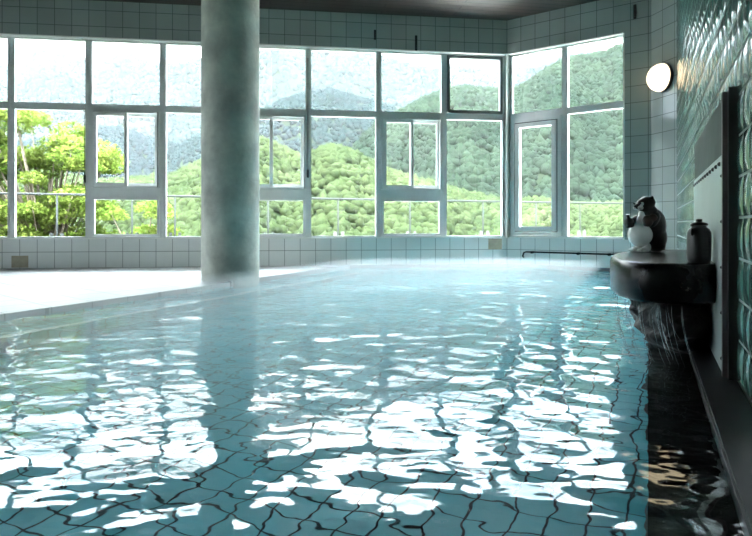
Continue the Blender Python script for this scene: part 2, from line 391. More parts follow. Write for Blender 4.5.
# ------------------------------------------------------------------ walls and ceiling
def wall(name, F, boxes, m, label):
    bm = bmesh.new()
    for b in boxes: wbox(bm, F, *b)
    fix(bm); return tag(link(name, bm, m), label, 'wall', kind='structure')
LB = 8.2; LA = (C2-C1).length; rA1 = FA.px(624.5); LL = 3.6
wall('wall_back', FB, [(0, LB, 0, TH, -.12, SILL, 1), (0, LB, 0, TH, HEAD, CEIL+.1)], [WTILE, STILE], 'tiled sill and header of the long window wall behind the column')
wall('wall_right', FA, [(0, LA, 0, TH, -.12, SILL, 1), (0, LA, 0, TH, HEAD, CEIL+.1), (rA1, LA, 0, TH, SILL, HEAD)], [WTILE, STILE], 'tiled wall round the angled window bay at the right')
wall('wall_corner', FC, [(0, (C3-C2).length, 0, TH, -.12, CEIL+.1)], WTILE, 'narrow tiled wall behind the lamp')
wall('wall_left', FL, [(0, LL, 0, TH, -.12, SILL), (0, LL, 0, TH, HEAD, CEIL+.1)], WTILE, 'tiled sill and header of the left window wall')
wall('wall_side', FS, [(0, 7.0, 0, TH, -.12, SILL), (0, 7.0, 0, TH, HEAD, CEIL+.1), (2.8, 7.0, 0, TH, SILL, HEAD)], WTILE, 'tiled sill and header of the unseen side wall round its added windows')
wall('wall_rear', FR_, [(0, (RE-L3).length, 0, TH, -.12, CEIL+.1)], WTILE, 'plain tiled wall behind the viewer')
o = poly_obj('ceiling', [C1, C2, C3, RE, L3, L2, L1], CEIL, CEIL+.25, BOARD)
tag(o, 'dark brown boarded ceiling', 'ceiling', kind='structure')

# glass block wall: bulged blocks between pale joints
PIT = .145; nx = int(10.6/PIT); z0g = -.012; nz_ = int((CEIL-z0g)/PIT)
def glass_mat():
    m = mat('green_glass_block', (.085, .19, .16), .07, spec=.9, noise_amt=.35, nscale=2.2)
    return m
GBLK = glass_mat(); JOINT = mat('pale_block_joint', (.34, .40, .37), .5, noise_amt=.15)
bm = bmesh.new(); wbox(bm, FG, 0, 11.0, .004, .16, -.9, CEIL+.1); fix(bm)
gw = tag(link('wall_glass', bm, JOINT), 'green glass block wall along the right side', 'wall', kind='structure')
Vs = []; Fs = []; gj = .009; cx_, cz_ = 9, 4
for i in range(nx):
    if i*PIT > 7.8: break
    for j in range(nz_):
        s_ = i*PIT+gj/2; zz = z0g+j*PIT+gj/2; L_ = PIT-gj; base = len(Vs); ph = rng.uniform(-.1, .1); tl = rng.uniform(-.0012, .0012, 2)
        for q in range(cz_+1):
            v = q/cz_
            for p in range(cx_+1):
                u = p/cx_
                bul = .0065*(1-(2*u-1)**2)**.8*(1-.9*abs(2*v-1)**5)+.0006*math.sin(u*12.6+ph*20+v*2)*(1-abs(2*v-1)**6) + tl[0]*(2*u-1)+tl[1]*(2*v-1)
                if q in (0, cz_) or p in (0, cx_): bul = -.001
                Vs.append(FG.at(s_+u*L_, -bul, zz+v*L_))
        for q in range(cz_):
            for p in range(cx_):
                k = base+q*(cx_+1)+p; Fs.append((k, k+1, k+cx_+2, k+cx_+1))
blk = np_mesh('glass_blocks', np.array([v[:] for v in Vs]), np.array(Fs), GBLK, parent=gw, smooth=True)

# ------------------------------------------------------------------ windows
FW = .037; FD = (.075, .135)      # half frame width, frame depth range behind the wall face
def member(bm, F, s0, s1, z0, z1, n=FD): wbox(bm, F, min(s0, s1), max(s0, s1), n[0], n[1], z0, z1)
def ring(bm, F, s0, s1, z0, z1, wd, n):
    s0, s1 = min(s0, s1), max(s0, s1)
    member(bm, F, s0, s0+wd, z0, z1, n); member(bm, F, s1-wd, s1, z0, z1, n)
    member(bm, F, s0+wd, s1-wd, z0, z0+wd, n); member(bm, F, s0+wd, s1-wd, z1-wd, z1, n)
def mk(name, F, fn, m, parent):
    bm = bmesh.new(); fn(bm); fix(bm); return link(name, bm, m, parent)
def pane(name, F, s0, s1, z0, z1, n, parent, m=None):
    s0, s1 = min(s0, s1), max(s0, s1)
    return mk(name, F, lambda b: wbox(b, F, s0, s1, n, n+.006, z0, z1), m or PANE, parent)
TR = 2.01; NP = .100
win_no = [0]
def window(F, s0, s1, kind, label):
    win_no[0] += 1
    s0, s1 = min(s0, s1)+.0008, max(s0, s1)-.0008
    e = empty('window_%d' % win_no[0], F.at((s0+s1)/2, .1, SILL)); M0 = e.matrix_basis.copy()
    tag(e, label, 'window', kind='structure')
    def P(o): o.matrix_parent_inverse = Matrix.Translation(-Vector(e.location)); return o
    def fr(bm):
        member(bm, F, s0, s0+FW, SILL, HEAD); member(bm, F, s1-FW, s1, SILL, HEAD)
        member(bm, F, s0+FW, s1-FW, SILL, SILL+.03); member(bm, F, s0+FW, s1-FW, HEAD-.03, HEAD); member(bm, F, s0+FW, s1-FW, TR-.042, TR+.042)
        if kind == 'slide': member(bm, F, s0+FW, s1-FW, .88, 1.0)
    P(mk('window_frame', F, fr, ALU, e))
    a, b = s0+FW, s1-FW
    if kind == 'awning':
        sf = P(mk('awning_sash', F, lambda bm: ring(bm, F, a+.004, b-.004, TR+.046, HEAD-.034, .035, (.055, .12)), DARKALU, e)); sf['label'] = 'dark awning sash'
        P(pane('pane', F, a+.039, b-.039, TR+.081, HEAD-.069, .085, sf))
        def lat(bm):
            m_ = (a+b)/2+.05; tube(bm, [F.at(m_+.13, .04, HEAD-.02), F.at(m_, .02, HEAD-.055), F.at(m_-.17, .04, HEAD-.028)], .009, 8)
        P(mk('latch', F, lat, ALU, sf))
    else: P(pane('upper_pane', F, a, b, TR+.042, HEAD-.03, NP, e))
    if kind in ('fixed', 'awning'): P(pane('lower_pane', F, a, b, SILL+.03, TR-.042, NP, e))
    if kind == 'slide':
        P(mk('lower_frame', F, lambda bm: ring(bm, F, a+.002, b-.002, SILL+.032, .878, .028, (.06, .12)), ALU, e))
        P(pane('lower_pane', F, a+.03, b-.03, SILL+.06, .85, NP, e))
        P(mk('sliding_track', F, lambda bm: ring(bm, F, a+.002, b-.002, 1.002, TR-.044, .022, (.045, .14)), ALU, e))
        mid = (a+b)/2; z0, z1 = 1.026, TR-.068
        for (p, q, n, mm) in ((mid-.022, b-.026, (.052, .078), PANE), (a+.026, mid+.022, (.084, .11), PANE2)):
            sh = P(mk('sash', F, lambda bm: ring(bm, F, p, q, z0, z1, .038, n), ALU, e))
            P(pane('pane', F, p+.038, q-.038, z0+.038, z1-.038, n[0]+.009, sh, mm))
            if mm is PANE: P(mk('handle', F, lambda bm: wbox(bm, F, mid-.006, mid+.010, .040, .052, 1.42, 1.50), BRASS, sh))
        P(mk('weather_seal', F, lambda bm: wbox(bm, F, a+.012, a+.024, .035, .045, 1.01, TR-.05), DARKALU, e))
    if kind == 'casement':
        z0, z1 = SILL+.034, TR-.046
        of = P(mk('casement_frame', F, lambda bm: ring(bm, F, a+.002, b-.002, z0, z1, .045, (.05, .13)), ALU, e))
        P(mk('casement_gasket', F, lambda bm: ring(bm, F, a+.049, b-.049, z0+.047, z1-.047, .012, (.055, .125)), DARKALU, e))
        sh = P(mk('casement_sash', F, lambda bm: ring(bm, F, a+.063, b-.063, z0+.061, z1-.061, .060, (.035, .105)), ALU, e))
        P(pane('pane', F, a+.123, b-.123, z0+.121, z1-.121, .07, sh))
        for s_ in (a+.085, b-.085):
            def hd(bm, s_=s_):
                wbox(bm, F, s_-.014, s_+.014, .022, .035, .98, 1.06); tube(bm, [F.at(s_, .022, 1.03), F.at(s_, -.005, 1.03), F.at(s_, -.008, .95)], .009, 8)
            P(mk('handle', F, hd, BRASS, sh))
    return e
mul = [8, 86.5, 161.5, 233, 308.5, 379.5, 445.5]
sm = [FB.px(x) for x in mul]
lab = ['fixed window at the far left showing the bright maple', 'sliding window over a low pane between maple and column', 'fixed window immediately left of the column',
       'sliding window partly hidden behind the column', 'fixed window right of the column, before the dark wooded peak', 'sliding window in the middle of the right half of the long wall']
kin = ['fixed', 'slide', 'fixed', 'slide', 'fixed', 'slide']
for i in range(6): window(FB, sm[i], sm[i+1], kin[i], lab[i])
window(FB, sm[6], 0.0, 'awning', 'window with dark awning sash on top beside the inner corner')
window(FB, LB-.01, sm[0], 'fixed', 'fixed window at the left end of the long wall')
sA = [0.0, FA.px(562.5), rA1]
window(FA, sA[0], sA[1], 'casement', 'tall casement window with two handles in the angled bay')
window(FA, sA[1], sA[2], 'fixed', 'fixed window nearest the wall lamp in the angled bay')
for i in range(3): window(FL, i*1.2, (i+1)*1.2, 'fixed', 'fixed window of the left side wall')
for i in range(2): window(FS, i*1.4, (i+1)*1.4, 'fixed', 'fixed window added in the unseen side wall to let in light')  # out of view, added to brighten the deck and interior
# corner posts where two window walls meet
for k_, (Pc, n1, n2) in enumerate(((C1, FB.n, FA.n), (L1, FB.n, FL.n), (C2, FA.n, FC.n), (L2, FL.n, FS.n))):
    bm = bmesh.new(); n1, n2 = n1.to_2d(), n2.to_2d(); mm = (n1+n2).normalized()*(.16/math.cos(n1.angle(n2)/2))
    quadprism(bm, Pc+mm*.001, Pc+n1*.16, Pc+mm, Pc+n2*.16, SILL if k_ < 2 else -.1, HEAD if k_ < 2 else CEIL+.1); fix(bm)
    tag(link('trim_%d' % (k_+5), bm, ALU if k_ < 2 else WTILE), ['grey metal post in the corner between long window wall and angled bay', 'grey metal post at the left end of the long window wall', 'corner of tiled wall beside the lamp', 'corner outside the picture at the left'][k_], 'trim', kind='structure')
# white window boards lining the opening
LINER = mat('white_reveal_lining', (.80, .82, .78), .4)
def lin(name, F, s0, s1, label):
    bm = bmesh.new(); wbox(bm, F, s0, s1, -.012, .074, SILL, SILL+.012); wbox(bm, F, s0, s1, .0, .074, HEAD-.014, HEAD); fix(bm)
    tag(link(name, bm, LINER), label, 'trim', kind='structure')
lin('trim_1', FB, .02, LB-.02, 'pale lining boards along sill and head of the long window wall')
lin('trim_2', FA, .02, rA1-.02, 'pale lining boards along sill and head of the angled bay')
bm = bmesh.new(); wbox(bm, FA, rA1-.014, rA1-.001, -.004, .074, SILL+.012, HEAD-.014); fix(bm)
tag(link('trim_3', bm, LINER), 'pale upright lining at the right end of the angled bay', 'trim', kind='structure')

# ------------------------------------------------------------------ outside: balcony, valley, hills, forest
bm = bmesh.new()
vs = [bm.verts.new((x, y, z)) for z in (-.55, -.10) for x, y in ((-14, 7.1), (9, 7.1+.0), (9, 13.2), (-14, 7.0))]
bm.free()
def slab(pts, z0, z1, name, m, label):
    tag(poly_obj(name, [Vector(p) for p in pts], z0, z1, m), label, 'balcony floor', kind='structure')
q0 = FB.at(LB, TH+.01, 0); q1 = FB.at(-.12, TH+.01, 0); q2 = FA.at(LA+.1, TH+.01, 0)
RA = Vector((-9.5, 7.85)); RB = Vector((6.6, 14.3)); rdir = (RB-RA).normalized(); rnrm = Vector((-rdir.y, rdir.x))
slab([q0.to_2d(), q1.to_2d(), q2.to_2d(), Vector((6.9, 9.0)), RB+rnrm*.15, RA+rnrm*.15], -.5, -.14, 'balcony_slab', EXTCON, 'pale concrete balcony outside the windows')
rail = empty('balcony_railing', (0, 0, 0)); tag(rail, 'thin metal balcony railing with paired stub posts outside the windows', 'railing')
ZR = 1.02; Ln = (RB-RA).length
def RP(s, z, o=0): p = RA+rdir*s+rnrm*o; return Vector((p.x, p.y, z))
bm = bmesh.new(); tube(bm, [RP(0, ZR), RP(Ln, ZR)], .018, 8); link('handrail', bm, GREYM, rail, True)
frr = Fr(RA, rdir, rnrm)
def rs(px): k = (px-376)/600; return (k*RA.y-RA.x)/(rdir.x-k*rdir.y)
posts = [rs(57), rs(132), rs(175), rs(268), rs(338), rs(410), rs(483), rs(536), rs(580)]
for s in posts:
    bm = bmesh.new(); tube(bm, [RP(s, -.14), RP(s, ZR)], .016, 8); pst = link('post', bm, GREYM, rail, True)
    for dx in (-.075, .075):
        bm = bmesh.new(); wbox(bm, frr, s+dx-.025, s+dx+.025, -.07, -.03, -.14, .40); fix(bm); link('stub_post', bm, RAILM if s > 9 else GREYM, rail)

def hazevol():
    m = bpy.data.materials.new('valley_haze'); m.use_nodes = True; t = m.node_tree; t.nodes.clear()
    v = N(t, 'ShaderNodeVolumeScatter', Color=(.93, .97, 1, 1), Density=.00007, Anisotropy=.0); out = N(t, 'ShaderNodeOutputMaterial'); t.links.new(v.outputs[0], out.inputs['Volume'])
    return m
bm = bmesh.new(); bmesh.ops.create_cube(bm, size=1, matrix=Matrix.Translation((0, 520, 90)) @ Matrix.Diagonal((1800, 1000, 320, 1)))
hz = link('valley_haze', bm, hazevol()); tag(hz, 'thin pale haze hanging in the valley', 'haze', kind='stuff')

def leaf_mat(name, c1, c2, nscale, bumps, obj_rand=False):
    m = bpy.data.materials.new(name); m.use_nodes = True; t = m.node_tree; b = t.nodes['Principled BSDF']
    tcn = N(t, 'ShaderNodeTexCoord'); n = N(t, 'ShaderNodeTexNoise', Scale=nscale, Detail=6.0, Roughness=.65); t.links.new(tcn.outputs['Object'], n.inputs['Vector'])
    r = N(t, 'ShaderNodeValToRGB'); t.links.new(n.outputs['Fac'], r.inputs[0])
    r.color_ramp.elements[0].position = .35; r.color_ramp.elements[0].color = (*c1, 1); r.color_ramp.elements[1].position = .65; r.color_ramp.elements[1].color = (*c2, 1)
    t.links.new(r.outputs[0], b.inputs['Base Color']); b.inputs['Roughness'].default_value = .8; b.inputs['Specular IOR Level'].default_value = 0.0
    if bumps:
        n2 = N(t, 'ShaderNodeTexNoise', Scale=bumps, Detail=6.0, Roughness=.7); t.links.new(tcn.outputs['Object'], n2.inputs['Vector'])
        bp = N(t, 'ShaderNodeBump', Strength=.5, Distance=.6); t.links.new(n2.outputs['Fac'], bp.inputs['Height']); t.links.new(bp.outputs[0], b.inputs['Normal'])
    return m
def ico(sub):
    bm = bmesh.new(); bmesh.ops.create_icosphere(bm, subdivisions=sub, radius=1)
    V = np.array([v.co[:] for v in bm.verts]); F = np.array([[v.index for v in f.verts] for f in bm.faces]); bm.free(); return V, F
ICO = {s: ico(s) for s in (1, 2, 3)}
def lerp(tab, x): return np.interp(x, [t[0] for t in tab], [t[1] for t in tab])
def hill(name, label, ridge, r0, r1, zbase, forest, n_trees, crown, mat_, soil, x0=-60, x1=700, lump=1.0):
    """a hillside rising from distance r0 to a ridge at r1; ridge gives its skyline as (column, rise angle in px) pairs"""
    nu, nv = 120, 26
    us = np.linspace(x0, x1, nu); vs = np.linspace(0, 1.25, nv)
    def surf(u, v):
        k = (u-376)/600; vv = np.minimum(v, 1.0)
        dist = r0+(r1-r0)*v
        zr = HC+lerp(ridge, u)/600*r1
        z = zbase+(zr-zbase)*(np.sin(np.clip(vv, 0, 1)*math.pi/2)**1.15) - np.maximum(v-1, 0)*(zr-zbase)*1.2
        wob = np.sin(u*.043+dist*.02)*np.cos(u*.021-dist*.031)*.035*(r1-r0)*lump*np.clip(vv*(1-vv)*4, 0, 1)
        return np.stack([k*dist, dist, z+wob], -1)
    U, W = np.meshgrid(us, vs, indexing='ij'); S = surf(U.ravel(), W.ravel())
    I = np.arange(nu*nv).reshape(nu, nv); Fq = np.stack([I[:-1, :-1], I[1:, :-1], I[1:, 1:], I[:-1, 1:]], -1).reshape(-1, 4)
    o = np_mesh(name, S, Fq, soil, smooth=True); tag(o, label, 'hill', kind='structure')
    # crowns
    u = rng.uniform(x0, x1, n_trees); v = rng.uniform(.02, 1.03, n_trees)**.85; C = surf(u, v)
    rad = rng.uniform(.65, 1.35, n_trees)*crown
    dz = rng.uniform(.75, 1.25, n_trees)
    sub = 2 if n_trees <= 3500 else 1
    V0, F0 = ICO[sub]; nvv = len(V0)
    dirs = V0/np.linalg.norm(V0, axis=1, keepdims=True)
    out = np.empty((n_trees, nvv, 3)); 
    ph = rng.uniform(0, 6.28, (n_trees, 3, 1)); fr_ = rng.uniform(2.2, 4.5, (n_trees, 3, 1))
    d = 1+.16*np.sin(dirs[None, :, 0]*fr_[:, 0]+ph[:, 0])+.16*np.sin(dirs[None, :, 1]*fr_[:, 1]+ph[:, 1])+.14*np.sin(dirs[None, :, 2]*fr_[:, 2]+ph[:, 2])+rng.normal(0, .09, (n_trees, nvv))
    out = dirs[None]*d[..., None]*rad[:, None, None]
    out[..., 2] *= dz[:, None]*1.0
    out += C[:, None, :]; out[..., 2] += (rad*.2)[:, None]
    Fa = (F0[None]+(np.arange(n_trees)*nvv)[:, None, None]).reshape(-1, 3)
    t_ = np_mesh(forest[0], out.reshape(-1, 3), Fa, mat_, smooth=True)
    tag(t_, forest[1], 'forest', kind='stuff')
SOIL = mat('forest_floor', (.010, .016, .008), 1.0, spec=0., noise_amt=.4, nscale=.05)
GR1 = leaf_mat('sunny_forest_leaves', (.0115, .018, .007), (.025, .033, .0145), .11, .9)
GR2 = leaf_mat('deep_forest_leaves', (.0055, .0105, .007), (.0118, .0185, .0115), .06, .7)
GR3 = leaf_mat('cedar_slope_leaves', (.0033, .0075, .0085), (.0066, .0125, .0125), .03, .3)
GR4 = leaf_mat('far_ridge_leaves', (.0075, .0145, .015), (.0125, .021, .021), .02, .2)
hill('hill_near', 'nearest sunlit wooded slope, below the dark peak', [(-80, 40), (20, 44), (90, 40), (165, 42), (215, 66), (262, 78), (300, 64), (330, 66), (376, 56), (440, 34), (520, 20), (700, 10)], 55, 150, -22,
     ('sunlit_forest', 'sunlit light green forest on the nearest slope'), 14000, .95, GR1, SOIL)
hill('hill_right', 'wooded slope filling the right windows', [(-80, -10), (300, 10), (350, 60), (383, 95), (420, 118), (470, 128), (520, 132), (560, 150), (640, 172), (720, 190)], 120, 270, -25,
     ('deep_green_forest', 'mid green forest on the slope behind the right windows'), 14000, 1.5, GR2, SOIL, x0=260, x1=720)
hill('hill_cedar', 'dark blue-green cone of wooded hill behind the column', [(-80, 60), (60, 86), (120, 92), (180, 72), (230, 92), (280, 118), (330, 132), (376, 118), (430, 85), (520, 60), (700, 40)], 280, 470, -30,
     ('cedar_forest', 'dark bluish forest on the cone shaped hill'), 14000, 2.0, GR3, SOIL)
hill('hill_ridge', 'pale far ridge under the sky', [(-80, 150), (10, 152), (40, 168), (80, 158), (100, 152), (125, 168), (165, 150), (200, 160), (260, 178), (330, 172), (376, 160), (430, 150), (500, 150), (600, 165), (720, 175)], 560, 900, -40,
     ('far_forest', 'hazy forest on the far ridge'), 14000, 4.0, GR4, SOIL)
# ground falling from the building to the valley
bm = bmesh.new()
g = [[bm.verts.new((x, y, z)) for x in (-90, -40, 0, 40, 90)] for y, z in ((-12, -3.2), (13, -3.4), (26, -8), (60, -24))]
for r0_, r1_ in zip(g, g[1:]):
    for i in range(4): bm.faces.new((r0_[i], r0_[i+1], r1_[i+1], r1_[i]))
tag(link('ground', bm, SOIL), 'dark sloping ground below the balcony', 'ground', kind='structure')

# bright maple outside the left windows
def maple_leafmat():
    m = bpy.data.materials.new('maple_leaves'); m.use_nodes = True; t = m.node_tree; t.nodes.clear()
    tcn = N(t, 'ShaderNodeTexCoord'); n = N(t, 'ShaderNodeTexNoise', Scale=2.6, Detail=3.0); t.links.new(tcn.outputs['Object'], n.inputs['Vector'])
    r = N(t, 'ShaderNodeValToRGB'); t.links.new(n.outputs['Fac'], r.inputs[0])
    r.color_ramp.elements[0].position = .35; r.color_ramp.elements[0].color = (.055, .095, .014, 1); r.color_ramp.elements[1].position = .65; r.color_ramp.elements[1].color = (.14, .175, .04, 1)
    d = N(t, 'ShaderNodeBsdfDiffuse'); tl = N(t, 'ShaderNodeBsdfTranslucent'); ms = N(t, 'ShaderNodeMixShader'); ms.inputs[0].default_value = .4; out = N(t, 'ShaderNodeOutputMaterial')
    t.links.new(r.outputs[0], d.inputs[0]); t.links.new(r.outputs[0], tl.inputs[0]); t.links.new(d.outputs[0], ms.inputs[1]); t.links.new(tl.outputs[0], ms.inputs[2]); t.links.new(ms.outputs[0], out.inputs[0])
    return m
MLEAF = maple_leafmat(); BARK = mat('maple_bark', (.09, .07, .05), .9, noise_amt=.3, nscale=20)
def maple(loc, base_z, clumps, per, label, leaf=.085):
    e = empty('maple_tree', (loc[0], loc[1], base_z)); tag(e, label, 'tree', 'maples beyond the railing')
    LV = []; bmt = bmesh.new()
    top = max(c[2] for c in clumps); tr_top = Vector((0, 0, min(c[2] for c in clumps)-base_z))
    tube(bmt, [(0, 0, 0), (.05, 0, tr_top.z*.5), tr_top, (.05, .05, (top-base_z)*.8)], [.11, .09, .075, .03], 9)
    link('trunk', bmt, BARK, e, True)
    bmt = bmesh.new()
    for c in clumps:
        cc = Vector((c[0]-loc[0], c[1]-loc[1], c[2]-base_z)); st_ = tr_top*.9+Vector((0, 0, max(0, cc.z-tr_top.z)*.3))
        tube(bmt, [st_, st_.lerp(cc, .5)+Vector((0, 0, -.06)), cc], [.035, .022, .01], 6)
        n = int(per*c[3]**2); r = c[3]
        p = rng.normal(0, 1, (n, 3)); p /= np.linalg.norm(p, axis=1, keepdims=True); p *= (rng.uniform(.25, 1, (n, 1))**.5)*np.array([r, r, r*.42]); p += np.array(cc)
        p[:, 2] -= .25*((p[:, 0]-cc.x)**2+(p[:, 1]-cc.y)**2)/r
        LV.append(p)
    link('branches', bmt, BARK, e, True)
    P_ = np.concatenate(LV); n = len(P_)
    ang = rng.uniform(0, 6.28, n); tilt = rng.normal(0, .55, (n, 2))
    # five-pointed leaf, slightly folded
    pts = []
    for k in range(10):
        a_ = k*math.pi/5; rr_ = (1.0 if k % 2 == 0 else .45); pts.append((rr_*math.cos(a_), rr_*math.sin(a_), -.12*rr_))
    T = np.array(pts)*leaf*.62
    ca, sa = np.cos(ang), np.sin(ang)
    x = T[None, :, 0]*ca[:, None]-T[None, :, 1]*sa[:, None]; y = T[None, :, 0]*sa[:, None]+T[None, :, 1]*ca[:, None]; z = T[None, :, 2]+x*tilt[:, :1]+y*tilt[:, 1:]
    Vv = np.stack([x, y, z], -1)+P_[:, None, :]
    Ff = np.arange(n*10).reshape(n, 10)
    lf = np_mesh('leaves', Vv.reshape(-1, 3), Ff, MLEAF, e)
    return e
cl = []
for i in range(120):
    u = rng.uniform(-1.9, 1.05); hgt = rng.uniform(-1.7, 2.65-.42*abs(u+.5)**1.5); cl.append((-7.15+u, 13.2+rng.uniform(-.8, .8), HC+hgt, rng.uniform(.32, .52)))
maple((-7.3, 13.3), -4.0, cl, 2300, 'tall bright yellow-green maple in the leftmost window', .062)
cl = []
for i in range(24):
    u = rng.uniform(-.9, .8); hgt = rng.uniform(-1.4, .62-.5*abs(u)); cl.append((-5.0+u, 12.9+rng.uniform(-.4, .4), HC+hgt, rng.uniform(.28, .42)))
maple((-5.0, 12.9), -4.0, cl, 2300, 'low bright yellow-green maple behind the small lower pane left of the column', .062)

# ------------------------------------------------------------------ column
cx, cyy, crad = -1.43, 5.90, .278
bm = bmesh.new(); prof = [(crad, ZF+.002)]+[(crad, z) for z in np.linspace(ZF+.2, CEIL-.001, 30)]
lathe(bm, prof, (cx, cyy, 0), 64)
column = link('column', bm, CONC, None, True, 40); tag(column, 'mottled grey round concrete column at the pool edge', 'column', kind='structure')

# ------------------------------------------------------------------ right wall: panel, ledge, rock, falling water
def t_of(a): return 7.437-a
pan = empty('wall_panel', FG.at(3.9, -.02, .5)); PI_ = Matrix.Translation(-Vector(pan.location))
tag(pan, 'grey metal faced panel on the glass block wall behind the stone ledge', 'panel')
def pp(o): o.matrix_parent_inverse = PI_; return o
pt0, pt1, ptop = 3.32, 4.90, 1.025
bm = bmesh.new(); wbox(bm, FG, pt0, pt1, -.034, .002, -.012, ptop); fix(bm); o = pp(link('backing_board', bm, SLATE, pan)); o['label'] = 'dark grey slate band'
bm = bmesh.new(); wbox(bm, FG, pt0+.015, pt1-.012, -.040, -.0345, -.010, ptop-.22); fix(bm); o = pp(link('steel_sheet', bm, STEEL, pan)); o['label'] = 'dull steel sheet with rivets'
bm = bmesh.new()
for i in range(12):
    s_ = pt0+.09+i*(pt1-pt0-.2)/11
    ellip(bm, FG.at(s_, -.041, ptop-.25), (.009, .009, .009), seg=10, ring=6)
for i in range(5):
    ellip(bm, FG.at(pt1-.035, -.041, ptop-.25-(i+.3)*.17), (.007, .007, .007), seg=10, ring=6)
pp(link('rivets', bm, BRASS, pan, True))
bm = bmesh.new(); wbox(bm, FG, pt1+.0005, pt1+.028, -.046, .002, -.012, ptop); fix(bm); pp(link('edge_strip', bm, PINK, pan))
bm = bmesh.new(); wbox(bm, FG, pt1+.0285, pt1+.062, -.030, .002, -.012, ptop+.01); fix(bm); pp(link('end_trim', bm, BLACK, pan))

LZ = HC-.16; LT = .165
out_ab = [(2.78, .043), (2.70, .15), (2.68, .262), (2.73, .34), (2.85, .405), (3.02, .445), (3.216, .466), (3.43, .46), (3.636, .437), (3.84, .40), (4.03, .335), (4.15, .24), (4.22, .14), (4.24, .043)]
def spline(P, n=5):
    out = []
    for i in range(len(P)-1):
        p0, p1, p2, p3 = [np.array(P[max(0, min(len(P)-1, i+k))]) for k in (-1, 0, 1, 2)]
        for q in range(n):
            t = q/n; out.append(tuple(.5*(2*p1+(p2-p0)*t+(2*p0-5*p1+4*p2-p3)*t*t+(3*p1-p0-3*p2+p3)*t**3)))
    return out+[P[-1]]
out_raw = out_ab; out_ab = [(a, max(.043, p)) for a, p in spline(out_ab)]
def ledge_mesh():
    bm = bmesh.new(); cen = Vector((3.4, .18))
    def rg(scale, z, drop=0):
        return [bm.verts.new(ab(cen.x+(a-cen.x)*scale if p > .05 else cen.x+(a-cen.x)*scale, BG-(max(.043, cen.y+(p-cen.y)*scale) if p > .05 else .043), z)) for a, p in out_ab]
    rings = [rg(.90, LZ-LT), rg(.975, LZ-LT+.003), rg(.995, LZ-LT+.015), rg(1.0, LZ-LT*.5), rg(1.0, LZ-.028), rg(.985, LZ-.008), rg(.955, LZ), rg(.90, LZ-.0005), rg(.84, LZ-.001), rg(.5, LZ-.001)]
    for Aq, Bq in zip(rings, rings[1:]):
        n = len(Aq)
        for k in range(n): bm.faces.new((Aq[k], Aq[(k+1) % n], Bq[(k+1) % n], Bq[k]))
    bm.faces.new(rings[0][::-1]); bm.faces.new(rings[-1]); fix(bm)
    return bm
o = link('stone_ledge', ledge_mesh(), STONE, None, True, 50); tag(o, 'black polished half-round stone ledge jutting from the panel', 'ledge')
# rough rock under the ledge
bm = bmesh.new(); bmesh.ops.create_icosphere(bm, subdivisions=5, radius=1)
bot = WZ-.03
for v in bm.verts:
    c = v.co.copy(); tt = (c.z+1)/2
    a_ = 3.30+c.x*(.40+.10*tt); p_ = .155+c.y*(.135+.095*tt)
    q = Vector((a_*3.2, p_*3.2, c.z*1.3)); dsp = noise.fractal(q*1.5, 1.0, 2.0, 4)*.055
    p_ = max(.047, p_+dsp); a_ += noise.noise(q*2+Vector((9, 3, 1)))*.05
    zz = bot+(LZ-LT-.002-bot)*min(1, max(0, .5+.62*c.z))
    v.co = ab(a_, BG-p_, zz)
o = link('support_rock', bm, ROCK, None, True); tag(o, 'rough black rock under the stone ledge', 'rock')
# water running off the ledge
FALL = bpy.data.materials.new('falling_water'); FALL.use_nodes = True; b_ = FALL.node_tree.nodes['Principled BSDF']
b_.inputs['Base Color'].default_value = (.85, .92, .95, 1); b_.inputs['Roughness'].default_value = .08; b_.inputs['Transmission Weight'].default_value = .85; b_.inputs['IOR'].default_value = 1.33
bm = bmesh.new()
for i in range(34):
    k = (random.random()*7.6+1.0)*5; i0 = int(k); fr0 = k-i0
    a_ = out_ab[i0][0]*(1-fr0)+out_ab[i0+1][0]*fr0; p_ = out_ab[i0][1]*(1-fr0)+out_ab[i0+1][1]*fr0
    a_ = 3.4+(a_-3.4)*.98; p_ = .18+(p_-.18)*(.985-random.random()*.07)
    zt = LZ-LT-.003; ze = WZ-.005 if random.random() < .7 else WZ+random.random()*.15
    pts = []; sw = random.uniform(-.012, .012)
    for m_ in range(7):
        q = m_/6; pts.append(ab(a_+sw*q+random.uniform(-.0004, .0004), BG-(p_-.05*q*q+random.uniform(-.0004, .0004)), zt+(ze-zt)*q))
    tube(bm, pts, [random.uniform(.0004, .0009) for _ in pts], 5)
o = link('falling_water', bm, FALL, None, True); tag(o, 'thin strands of water falling from the stone ledge into the pool', 'falling water', kind='stuff')

# ------------------------------------------------------------------ raccoon dog statue and jar on the ledge
CBR = mat('dark_brown_glaze', (.014, .009, .007), .34, noise_amt=.6, nscale=26); CWH = mat('white_glaze', (.92, .92, .89), .25, noise_amt=.05, coat=.3)
CRU = mat('rust_brown_glaze', (.06, .028, .018), .3, noise_amt=.4, nscale=30); CBK = mat('black_glaze', (.007, .007, .008), .35, noise_amt=.3)
CGY = mat('grey_worn_glaze', (.55, .56, .54), .4, noise_amt=.4, nscale=30)
sp = Vector((1.555, 3.43))
tan = empty('raccoon_dog_statue', (sp.x, sp.y, LZ+.002), R(20))
tag(tan, 'dark ceramic raccoon dog statue with round white belly, standing on the ledge', 'statue')
